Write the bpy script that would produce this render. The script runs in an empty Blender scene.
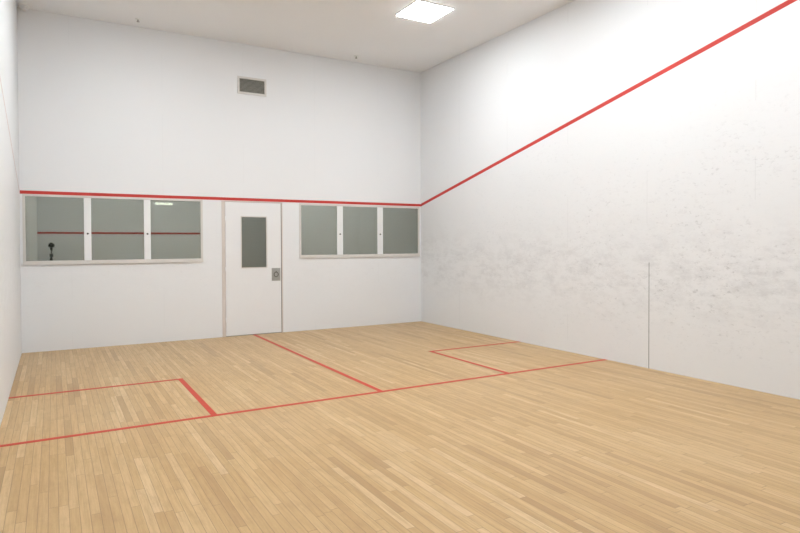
import bpy, bmesh, math, random
from mathutils import Vector, Matrix
random.seed(3)
scene=bpy.context.scene
W=6.4; L=9.75; H=4.65; T=0.15
# ---------------------------------------------------------------- node helpers
class NT:
    def __init__(s,name):
        s.m=bpy.data.materials.new(name); s.m.use_nodes=True
        s.t=s.m.node_tree; s.b=s.t.nodes['Principled BSDF']; s.out=s.t.nodes['Material Output']
    def n(s,typ,**kw):
        nd=s.t.nodes.new(typ)
        for k,v in kw.items(): setattr(nd,k,v)
        return nd
    def l(s,a,b): s.t.links.new(a,b)
    def math(s,op,a,b=None,c=None):
        nd=s.n('ShaderNodeMath',operation=op)
        for i,v in enumerate((a,b,c)):
            if v is None: continue
            if isinstance(v,(int,float)): nd.inputs[i].default_value=v
            else: s.l(v,nd.inputs[i])
        return nd.outputs[0]
    def mix(s,f,a,b,blend='MIX'):
        nd=s.n('ShaderNodeMix',data_type='RGBA',blend_type=blend)
        for idx,v in ((0,f),(6,a),(7,b)):
            if isinstance(v,(int,float)): nd.inputs[idx].default_value=v
            elif isinstance(v,tuple): nd.inputs[idx].default_value=(*v,1) if len(v)==3 else v
            else: s.l(v,nd.inputs[idx])
        return nd.outputs[2]
    def ramp(s,f,stops):
        nd=s.n('ShaderNodeValToRGB'); e=nd.color_ramp.elements
        while len(e)<len(stops): e.new(0.5)
        for el,(p,c) in zip(e,stops):
            el.position=p; el.color=(*c,1) if len(c)==3 else c
        s.l(f,nd.inputs[0]); return nd.outputs[0]
    def noise(s,vec,scale,detail=3,rough=.5):
        nd=s.n('ShaderNodeTexNoise'); nd.inputs['Scale'].default_value=scale
        nd.inputs['Detail'].default_value=detail; nd.inputs['Roughness'].default_value=rough
        s.l(vec,nd.inputs['Vector']); return nd.outputs[0]
    def pos(s):
        return s.n('ShaderNodeNewGeometry').outputs['Position']
    def scaled(s,vec,sc,loc=(0,0,0)):
        nd=s.n('ShaderNodeMapping'); nd.inputs['Scale'].default_value=sc; nd.inputs['Location'].default_value=loc
        s.l(vec,nd.inputs[0]); return nd.outputs[0]
def g3(v): return (v,v,v)
def simple(name,col,rough=.5,metal=0,var=0.04,scale=6,spec=.5):
    m=NT(name); p=m.pos(); f=m.noise(p,scale,4)
    c=m.mix(f,tuple(x*(1-var) for x in col),tuple(min(1,x*(1+var)) for x in col))
    m.l(c,m.b.inputs['Base Color']); m.b.inputs['Roughness'].default_value=rough
    m.b.inputs['Metallic'].default_value=metal; m.b.inputs['Specular IOR Level'].default_value=spec
    return m.m
def wall_mat(name,col,axis,scuff=0.0,seam=.03,org=0.0,dirt=.03,smudge=.3):
    """painted panels; axis = horizontal coordinate index (0 X, 1 Y)"""
    m=NT(name); p=m.pos(); sp=m.n('ShaderNodeSeparateXYZ'); m.l(p,sp.inputs[0])
    u=sp.outputs[axis]; z=sp.outputs[2]
    c=m.mix(m.noise(p,.7,3),tuple(x*(1-dirt) for x in col),col)
    def seamf(v,off,mod,wd):
        a=m.math('FRACT',m.math('DIVIDE',m.math('ADD',v,off),mod))
        d=m.math('MULTIPLY',m.math('ABSOLUTE',m.math('SUBTRACT',a,.5)),mod)
        return m.math('LESS_THAN',d,wd)
    s1=seamf(u,org,1.22,.004); s2=seamf(z,-0.62,1.22,.002)
    sn=m.math('GREATER_THAN',m.noise(p,1.3,1),.5)
    sm=m.math('MULTIPLY',m.math('MULTIPLY',m.math('MAXIMUM',s1,m.math('MULTIPLY',s2,.5)),sn),seam)
    c=m.mix(sm,c,(.35,.36,.38))
    if scuff>0:
        def sv(a,b,loc=(0,0,0)): return m.scaled(p,(1,a,b) if axis==1 else (a,1,b),loc)
        a=m.ramp(m.noise(sv(9,20),1.0,7,.75),[(.55,g3(0)),(.70,g3(1))])
        b=m.ramp(m.noise(sv(18,34,(3,1,7)),1.0,4,.65),[(.585,g3(0)),(.70,g3(1))])
        big=m.ramp(m.noise(sv(.9,1.3,(5,2,1)),1.2,3),[(.32,g3(.1)),(.62,g3(1))])
        band=m.ramp(m.math('DIVIDE',z,4.65),[(.03,g3(.15)),(.10,g3(.6)),(.20,g3(1)),(.34,g3(.9)),(.50,g3(.7)),(.70,g3(0))])
        if axis==1:
            along=m.ramp(m.math('DIVIDE',m.math('MULTIPLY',u,-1),9.75),[(0.0,g3(.15)),(.25,g3(.45)),(.45,g3(.8)),(.62,g3(1))])
        else: along=band
        f=m.math('MULTIPLY',m.math('MULTIPLY',m.math('MAXIMUM',m.math('MULTIPLY',a,.5),b),big),m.math('MULTIPLY',band,along))
        c=m.mix(m.math('MULTIPLY',f,scuff),c,(.30,.31,.33))
        h=m.math('SUBTRACT',z,1.1)
        g=m.math('POWER',2.718,m.math('MULTIPLY',m.math('MULTIPLY',h,h),-4.5))
        sm2=m.ramp(m.noise(sv(4,9),1.0,9,.8),[(.45,g3(0)),(.78,g3(1))])
        c=m.mix(m.math('MULTIPLY',m.math('MULTIPLY',g,sm2),smudge),c,(.36,.37,.39))
    m.l(c,m.b.inputs['Base Color']); m.b.inputs['Roughness'].default_value=.5
    m.b.inputs['Specular IOR Level'].default_value=.35
    bp=m.n('ShaderNodeBump'); bp.inputs['Strength'].default_value=.04; bp.inputs['Distance'].default_value=.01
    m.l(m.noise(p,5,5),bp.inputs['Height']); m.l(bp.outputs[0],m.b.inputs['Normal'])
    return m.m
def floor_mat():
    m=NT('maple_strip_floor'); p=m.pos(); sp=m.n('ShaderNodeSeparateXYZ'); m.l(p,sp.inputs[0])
    x,y=sp.outputs[0],sp.outputs[1]; w=.050; ln=.95
    xr=m.math('DIVIDE',x,w); row=m.math('FLOOR',xr); fx=m.math('FRACT',xr)
    wn=m.n('ShaderNodeTexWhiteNoise',noise_dimensions='1D'); m.l(row,wn.inputs['W'])
    yr=m.math('ADD',m.math('DIVIDE',y,ln),m.math('MULTIPLY',wn.outputs[0],13.7))
    cell=m.math('FLOOR',yr); fy=m.math('FRACT',yr)
    cb=m.n('ShaderNodeCombineXYZ'); m.l(row,cb.inputs[0]); m.l(cell,cb.inputs[1])
    w2=m.n('ShaderNodeTexWhiteNoise',noise_dimensions='2D'); m.l(cb.outputs[0],w2.inputs['Vector'])
    r=w2.outputs[0]
    base=m.ramp(r,[(0,(.41,.255,.110)),(.10,(.50,.322,.142)),(.5,(.56,.372,.170)),(.85,(.60,.412,.200)),(1,(.67,.485,.265))])
    cb2=m.n('ShaderNodeCombineXYZ'); m.l(x,cb2.inputs[0]); m.l(y,cb2.inputs[1]); m.l(m.math('MULTIPLY',r,20),cb2.inputs[2])
    g=m.noise(m.scaled(cb2.outputs[0],(60,2.6,1)),1.0,6,.7)
    base=m.mix(m.ramp(g,[(.40,g3(0)),(.72,g3(.6))]),base,(.35,.205,.085))
    wv=m.noise(p,.55,3)
    base=m.mix(m.ramp(wv,[(.35,g3(0)),(.7,g3(.32))]),base,(.62,.45,.26))
    dm=m.noise(m.scaled(p,(11,5,1)),1.0,6,.75)
    base=m.mix(m.ramp(dm,[(.48,g3(0)),(.78,g3(.45))]),base,(.33,.21,.10))
    e=m.math('MAXIMUM',m.math('LESS_THAN',m.math('MINIMUM',fx,m.math('SUBTRACT',1,fx)),.028),
             m.math('LESS_THAN',m.math('MINIMUM',fy,m.math('SUBTRACT',1,fy)),.0018))
    base=m.mix(m.math('MULTIPLY',e,.62),base,(.17,.10,.045))
    m.l(base,m.b.inputs['Base Color'])
    m.l(m.math('ADD',m.math('MULTIPLY',g,.15),.32),m.b.inputs['Roughness'])
    m.b.inputs['Specular IOR Level'].default_value=.38
    bp=m.n('ShaderNodeBump'); bp.inputs['Strength'].default_value=.15; bp.inputs['Distance'].default_value=.001
    m.l(m.math('SUBTRACT',1,e),bp.inputs['Height']); m.l(bp.outputs[0],m.b.inputs['Normal'])
    return m.m
def glass_mat(name,refl=.4,tint=(.50,.54,.50),rough=.015,col=(.95,1.0,.93)):
    m=NT(name); m.t.nodes.remove(m.b)
    g=m.n('ShaderNodeBsdfGlossy'); g.inputs['Roughness'].default_value=rough; g.inputs['Color'].default_value=(*col,1)
    t=m.n('ShaderNodeBsdfTransparent'); t.inputs['Color'].default_value=(*tint,1)
    lw=m.n('ShaderNodeLayerWeight'); lw.inputs['Blend'].default_value=.15
    f=m.math('ADD',m.math('MULTIPLY',lw.outputs['Fresnel'],.3),refl)
    mx=m.n('ShaderNodeMixShader'); m.l(f,mx.inputs[0]); m.l(t.outputs[0],mx.inputs[1]); m.l(g.outputs[0],mx.inputs[2])
    m.l(mx.outputs[0],m.out.inputs[0]); return m.m
def emit_mat(name,col,st):
    m=NT(name); m.b.inputs['Base Color'].default_value=(.9,.9,.9,1)
    v=m.n('ShaderNodeTexVoronoi'); v.inputs['Scale'].default_value=60; m.l(m.pos(),v.inputs['Vector'])
    m.l(m.mix(v.outputs['Distance'],col,tuple(c*.96 for c in col)),m.b.inputs['Emission Color'])
    m.b.inputs['Emission Strength'].default_value=st; return m.m

M=dict(
 wb=wall_mat('white_wall_paint_back',(.825,.845,.868),0,scuff=.10,seam=.05,smudge=.06),
 wl=wall_mat('white_wall_paint_left',(.79,.815,.84),1,scuff=.30,seam=.06,smudge=.20),
 wr=wall_mat('white_wall_paint_right',(.82,.84,.865),1,scuff=.46,seam=.12,org=3.65+.61,smudge=.46),
 wf=wall_mat('white_wall_paint_front',(.83,.845,.865),0,scuff=.2,seam=.05,smudge=.1),
 ceil=simple('ceiling_paint',(.885,.905,.93),.8,var=.015,scale=1.5),
 floor=floor_mat(),
 red=simple('red_line_paint',(.55,.050,.042),.55,var=.12,scale=9,spec=.3),
 faded=simple('faded_line_paint',(.68,.58,.56),.6,var=.12,scale=9,spec=.2),
 redf=simple('red_floor_line_paint',(.55,.055,.032),.5,var=.15,scale=14,spec=.25),
 frame=simple('window_frame_paint',(.68,.665,.64),.45,var=.05),
 jamb=simple('door_jamb_paint',(.66,.61,.58),.45,var=.05),
 door=simple('white_door_paint',(.82,.835,.85),.4,var=.02,scale=3),
 white=simple('white_post_paint',(.85,.87,.88),.4,var=.02),
 steel=simple('brushed_steel',(.42,.43,.42),.35,.8,var=.1,scale=30),
 dsteel=simple('dark_steel',(.16,.15,.14),.4,.6,var=.1,scale=30),
 black=simple('black_rubber',(.03,.03,.032),.5,var=.2),
 dark=simple('duct_interior',(.05,.05,.045),.8,var=.2),
 louver=simple('vent_louver_paint',(.36,.35,.31),.5,var=.1,scale=20),
 corr=simple('gallery_wall_paint',(.60,.61,.55),.7,var=.04,scale=1),
 corrf=simple('gallery_carpet',(.16,.15,.13),.9,var=.2,scale=40),
 glass=glass_mat('viewing_glass',.32,tint=(.56,.59,.54)),
 dglass=glass_mat('door_safety_glass',.22,rough=.16,tint=(.52,.54,.48)),
 lit=emit_mat('light_diffuser',(.96,.985,1.0),46),
 clit=emit_mat('gallery_light_diffuser',(1.0,.98,.92),4),
 groove=simple('dark_panel_joint',(.26,.27,.28),.8,var=.2,scale=12),
)
# ---------------------------------------------------------------- mesh helpers
def link(o,parent=None):
    scene.collection.objects.link(o)
    if parent: o.parent=parent
    return o
def boxes(name,bl,mat,parent=None,bevel=0):
    bm=bmesh.new()
    for (x0,x1,y0,y1,z0,z1) in bl:
        r=bmesh.ops.create_cube(bm,size=1)
        bmesh.ops.scale(bm,vec=(x1-x0,y1-y0,z1-z0),verts=r['verts'])
        bmesh.ops.translate(bm,vec=((x0+x1)/2,(y0+y1)/2,(z0+z1)/2),verts=r['verts'])
    me=bpy.data.meshes.new(name); bm.to_mesh(me); bm.free()
    me.materials.append(mat); o=link(bpy.data.objects.new(name,me),parent)
    if bevel:
        b=o.modifiers.new('Bevel','BEVEL'); b.width=bevel; b.segments=2; b.limit_method='ANGLE'
    return o
def prism(name,poly,axis,a0,a1,mat,parent=None):
    bm=bmesh.new()
    def P(q,a):
        return {0:(a,q[0],q[1]),1:(q[0],a,q[1]),2:(q[0],q[1],a)}[axis]
    A=[bm.verts.new(P(q,a0)) for q in poly]; B=[bm.verts.new(P(q,a1)) for q in poly]
    bm.faces.new(A); bm.faces.new(B[::-1]); n=len(poly)
    for i in range(n): bm.faces.new((A[i],B[i],B[(i+1)%n],A[(i+1)%n]))
    bmesh.ops.recalc_face_normals(bm,faces=bm.faces)
    me=bpy.data.meshes.new(name); bm.to_mesh(me); bm.free(); me.materials.append(mat)
    return link(bpy.data.objects.new(name,me),parent)
def cyl(name,p0,p1,r0,r1,mat,parent=None,seg=24):
    p0=Vector(p0);p1=Vector(p1);d=p1-p0
    bm=bmesh.new(); bmesh.ops.create_cone(bm,cap_ends=True,segments=seg,radius1=r0,radius2=r1,depth=d.length)
    bm.transform(Matrix.Translation((p0+p1)/2)@d.to_track_quat('Z','Y').to_matrix().to_4x4())
    me=bpy.data.meshes.new(name); bm.to_mesh(me); bm.free(); me.materials.append(mat)
    for f in me.polygons: f.use_smooth=len(f.vertices)==4
    return link(bpy.data.objects.new(name,me),parent)
def empty(name,loc=(0,0,0)):
    e=bpy.data.objects.new(name,None); e.empty_display_size=.1; link(e); return e

# ---------------------------------------------------------------- measurements
OUT=2.155                        # underside of out line on the back wall
TOPZ=2.15
W1=(0.05,2.385,1.225,2.135)      # window openings x0,x1,z0,z1
W2=(4.005,6.345,1.255,2.125)
D1=(2.695,3.69,0.0,2.15)
# ---------------------------------------------------------------- shell
boxes('floor',[(-T,W+T,-L-T,T,-.12,0)],M['floor'])
boxes('ceiling',[(-T,W+T,-L-T,T,H,H+.12)],M['ceil'])
boxes('wall_left',[(-T,0,-L-T,T,0,H)],M['wl'])
boxes('wall_right',[(W,W+T,-L-T,T,0,H)],M['wr'])
boxes('wall_front',[(0,W,-L-T,-L,0,H)],M['wf'])
bl=[(0,W,0,T,TOPZ,H),
    (0,W1[0],0,T,0,TOPZ),(W1[0],W1[1],0,T,0,W1[2]),(W1[0],W1[1],0,T,W1[3],TOPZ),
    (W1[1],D1[0],0,T,0,TOPZ),(D1[1],W2[0],0,T,0,TOPZ),
    (W2[0],W2[1],0,T,0,W2[2]),(W2[0],W2[1],0,T,W2[3],TOPZ),(W2[1],W,0,T,0,TOPZ)]
boxes('wall_back',bl,M['wb'])
G=2.6
boxes('floor_gallery',[(-T,W+T,T,G+T,-.12,0)],M['corrf'])
boxes('ceiling_gallery',[(-T,W+T,T,G+T,2.7,2.82)],M['corr'])
boxes('wall_gallery',[(-T,W+T,G,G+T,0,2.7),(-T,0,T,G,0,2.7),(W,W+T,T,G,0,2.7)],M['corr'])
# ---------------------------------------------------------------- court lines
t=.0015; SY=-4.287; BY=-2.68; lw=.05
boxes('court_floor_lines',[
 (0.001,W-.001,SY-lw/2,SY+lw/2,0,t),
 (W/2-lw/2,W/2+lw/2,SY+lw/2,-.001,0,t),
 (1.6-lw,1.6,SY+lw/2,BY,0,t),(0.001,1.6-lw,BY-lw,BY,0,t),
 (W-1.6,W-1.6+lw,SY+lw/2,BY,0,t),(W-1.6+lw,W-.001,BY-lw,BY,0,t)],M['redf'])
boxes('back_wall_out_line',[(.004,W-.004,-.003,0,OUT,OUT+.045)],M['red'])
def slope(x0,x1,name,mt,wd=.05):
    zb,zf=OUT,4.47
    prism(name,[(-.001,zb),(-.001,zb+wd),(-L+.006,zf+wd),(-L+.006,zf)],0,x0,x1,mt)
slope(W-.002,W,'right_wall_out_line',M['red']); slope(0,.0003,'left_wall_out_line',M['faded'],.035)
boxes('front_wall_out_line',[(.005,W-.005,-L,-L+.004,4.47,4.52)],M['red'])
boxes('front_wall_service_line',[(.001,W-.001,-L,-L+.004,1.78,1.83)],M['red'])
tin=empty('tin_board')
boxes('tin_plate',[(.001,W-.001,-L,-L+.03,.0,.43)],M['white'],tin)
boxes('tin_rail',[(.001,W-.001,-L,-L+.045,.43,.48)],M['red'],tin,.01)
boxes('wall_panel_joint',[(W-.0015,W,-4.904,-4.896,0.0,1.23)],M['groove'])
# ---------------------------------------------------------------- windows
def window(name,R,posts,pw):
    x0,x1,z0,z1=R; e=empty(name); f=.02
    boxes('frame',[(x0-f,x1+f,-.010,.10,z1-.012,z1+f),(x0-f,x1+f,-.022,.10,z0-.035,z0+.02),
                   (x0-f,x0+.012,-.010,.10,z0+.02,z1-.012),(x1-.012,x1+f,-.010,.10,z0+.02,z1-.012)],M['frame'],e,.003)
    boxes('glass',[(x0+.012,x1-.012,.012,.016,z0+.02,z1-.012)],M['glass'],e)
    for i,px in enumerate(posts):
        boxes('post_%d'%(i+1),[(px-pw,px+pw,.0,.011,z0+.02,z1-.012),(px-.03,px+.03,.017,.10,z0+.02,z1-.012)],M['white'],e,.002)
        zc=(z0+z1)/2-.06
        cyl('bolt_%d'%(i+1),(px,-.006,zc),(px,.0,zc),.013,.013,M['black'],e,16)
    return e
window('window_1',W1,(.815,1.605),.046)
window('window_2',W2,(4.735,5.53),.056)
# ---------------------------------------------------------------- door
e=empty('door_1'); x0,x1,_,z1=D1
boxes('frame',[(x0,x0+.052,-.008,.11,0,z1),(x1-.018,x1,-.008,.11,0,z1),(x0+.052,x1-.018,-.008,.11,z1-.015,z1)],M['jamb'],e,.002)
dx0,dx1,dz0,dz1=x0+.057,x1-.028,.012,z1-.019
vx0,vx1,vz0,vz1=3.005,3.415,1.085,1.90
boxes('leaf',[(dx0,vx0,-.002,.042,dz0,dz1),(vx1,dx1,-.002,.042,dz0,dz1),(vx0,vx1,-.002,.042,dz0,vz0),(vx0,vx1,-.002,.042,vz1,dz1)],M['door'],e)
boxes('vision_bead',[(vx0-.012,vx1+.012,-.008,-.002,vz1-.004,vz1+.012),(vx0-.012,vx1+.012,-.008,-.002,vz0-.012,vz0+.004),
                     (vx0-.012,vx0+.004,-.008,-.002,vz0+.004,vz1-.004),(vx1-.004,vx1+.012,-.008,-.002,vz0+.004,vz1-.004)],M['frame'],e,.002)
boxes('vision_glass',[(vx0,vx1,.014,.018,vz0,vz1)],M['dglass'],e)
hx0,hx1,hz0,hz1=3.50,3.648,.86,1.07
boxes('latch_plate',[(hx0,hx1,-.006,-.002,hz0,hz1)],M['steel'],e,.002)
bm=bmesh.new()
cx,cz=(hx0+hx1)/2,(hz0+hz1)/2
ring=[]
for i in range(28):
    a=2*math.pi*i/28; row=[]
    for j in range(8):
        b=2*math.pi*j/8; rr=.036+.006*math.cos(b)
        row.append(bm.verts.new((cx+rr*math.cos(a),-.012+.006*math.sin(b),cz+rr*math.sin(a))))
    ring.append(row)
for i in range(28):
    for j in range(8):
        bm.faces.new((ring[i][j],ring[(i+1)%28][j],ring[(i+1)%28][(j+1)%8],ring[i][(j+1)%8]))
me=bpy.data.meshes.new('ring_pull'); bm.to_mesh(me); bm.free(); me.materials.append(M['dsteel']); link(bpy.data.objects.new('ring_pull',me),e)
cyl('ring_pivot',(cx,-.016,cz+.042),(cx,-.004,cz+.042),.010,.010,M['dsteel'],e,12)
boxes('strike_edge',[(dx1,x1-.018,-.004,.04,.012,z1-.02)],M['dsteel'],e)
for i,z in enumerate((.25,1.05,1.85)):
    cyl('hinge_%d'%(i+1),(dx0-.003,-.012,z-.05),(dx0-.003,-.012,z+.05),.007,.007,M['white'],e,12)
boxes('threshold',[(x0,x1,.0,.12,0,.010)],M['steel'],e)
# ---------------------------------------------------------------- vent
e=empty('air_vent'); a0,a1,b0,b1=2.96,3.43,3.855,4.13; f=.032
boxes('vent_frame',[(a0,a1,-.018,0,b1-f,b1),(a0,a1,-.018,0,b0,b0+f),(a0,a0+f,-.018,0,b0+f,b1-f),(a1-f,a1,-.018,0,b0+f,b1-f)],M['frame'],e,.003)
boxes('duct',[(a0+f,a1-f,-.003,0,b0+f,b1-f)],M['dark'],e)
n=11
for i in range(n):
    z=b0+f+(b1-b0-2*f)*(i+.5)/n
    prism('louver_%d'%(i+1),[(-.003,z+.008),(-.016,z-.006),(-.016,z-.009),(-.003,z+.005)],0,a0+f,a1-f,M['louver'],e)
# ---------------------------------------------------------------- ceiling fixtures
k=0
for lx in (1.55,4.87):
    for ly in (-2.50,-4.95,-7.4):
        e=empty('ceiling_light' if k==0 else 'ceiling_light.%03d'%k); k+=1
        h=.28; r=.012
        boxes('housing_rim',[(lx-h-r,lx+h+r,ly-h-r,ly-h,H-.012,H),(lx-h-r,lx+h+r,ly+h,ly+h+r,H-.012,H),
              (lx-h-r,lx-h,ly-h,ly+h,H-.012,H),(lx+h,lx+h+r,ly-h,ly+h,H-.012,H)],M['white'],e,.003)
        boxes('diffuser',[(lx-h,lx+h,ly-h,ly+h,H-.018,H-.002)],M['lit'],e)
def sprinkler(name,x,y):
    e=empty(name)
    cyl('escutcheon',(x,y,H),(x,y,H-.010),.04,.034,M['white'],e)
    cyl('stem',(x,y,H-.010),(x,y,H-.035),.010,.009,M['steel'],e)
    cyl('deflector',(x,y,H-.039),(x,y,H-.035),.020,.020,M['steel'],e)
sprinkler('sprinkler_head',4.91,-.31)
sprinkler('sprinkler_head.001',1.47,-.32)
e=empty('smoke_detector')
cyl('base',(.085,-.08,H),(.085,-.08,H-.03),.055,.055,M['white'],e)
cyl('chamber',(.085,-.08,H-.03),(.085,-.08,H-.06),.045,.030,M['white'],e)
e=empty('gallery_light')
boxes('housing',[(2.05,2.4,G-.08,G,2.21,2.27)],M['white'],e,.005)
boxes('tube_cover',[(2.07,2.38,G-.11,G-.08,2.215,2.255)],M['clit'],e,.005)
# ---------------------------------------------------------------- photographer's tripod (seen reflected in the glass)
e=empty('camera_tripod'); ax,ay=.335,-9.52
hub=Vector((ax,ay,1.18))
for i in range(3):
    a=math.radians(58+120*i); foot=Vector((ax+.21*math.cos(a),ay+.21*math.sin(a),.0))
    mid=hub.lerp(foot,.5)
    cyl('leg_upper_%d'%(i+1),hub,mid,.018,.016,M['black'],e,12)
    cyl('leg_lower_%d'%(i+1),mid,foot+Vector((0,0,.012)),.012,.010,M['dsteel'],e,12)
    cyl('foot_%d'%(i+1),foot+Vector((0,0,.03)),foot,.016,.018,M['black'],e,12)
cyl('hub',(ax,ay,1.14),(ax,ay,1.22),.045,.04,M['black'],e)
cyl('column',(ax,ay,1.0),(ax,ay,1.34),.014,.014,M['dsteel'],e,16)
cyl('ball_head',(ax,ay,1.32),(ax,ay,1.395),.032,.026,M['black'],e)
fw=Vector((math.sin(.512),math.cos(.512),0))
bd=boxes('camera_body',[(-.07,.07,-.03,.03,-.055,.045),(-.03,.03,-.03,.02,.045,.075),(-.07,-.045,.03,.045,-.055,.04)],M['black'],e,.006)
bd.location=(ax,ay,1.455); bd.rotation_euler=(0,0,-.512)
c0=Vector((ax,ay,1.455))
cyl('lens',c0+fw*.03,c0+fw*.095,.034,.036,M['black'],e)
# ---------------------------------------------------------------- camera
p=[0.3924,-9.4161,1.4592,0.5119,-0.0163,-0.0042,594.5037,387.7437,253.4689]
cam=bpy.data.cameras.new('Camera'); co=link(bpy.data.objects.new('Camera',cam))
def rot(yaw,pitch,roll):
    cy,sy=math.cos(yaw),math.sin(yaw)
    f=Vector((sy*math.cos(pitch),cy*math.cos(pitch),math.sin(pitch)))
    r=Vector((cy,-sy,0)); u=r.cross(f)
    return r*math.cos(roll)+u*math.sin(roll),-r*math.sin(roll)+u*math.cos(roll),f
r,u,f=rot(*p[3:6])
co.matrix_world=Matrix(((r.x,u.x,-f.x,p[0]),(r.y,u.y,-f.y,p[1]),(r.z,u.z,-f.z,p[2]),(0,0,0,1)))
cam.sensor_width=36; cam.lens=p[6]/800*36; cam.shift_x=(400-p[7])/800; cam.shift_y=(p[8]-266.5)/800
cam.clip_start=.02
scene.camera=co
w=bpy.data.worlds.new('World'); scene.world=w; w.use_nodes=True
w.node_tree.nodes['Background'].inputs[0].default_value=(.5,.52,.55,1); w.node_tree.nodes['Background'].inputs[1].default_value=.3
scene.view_settings.view_transform='Standard'
scene.view_settings.look='None'
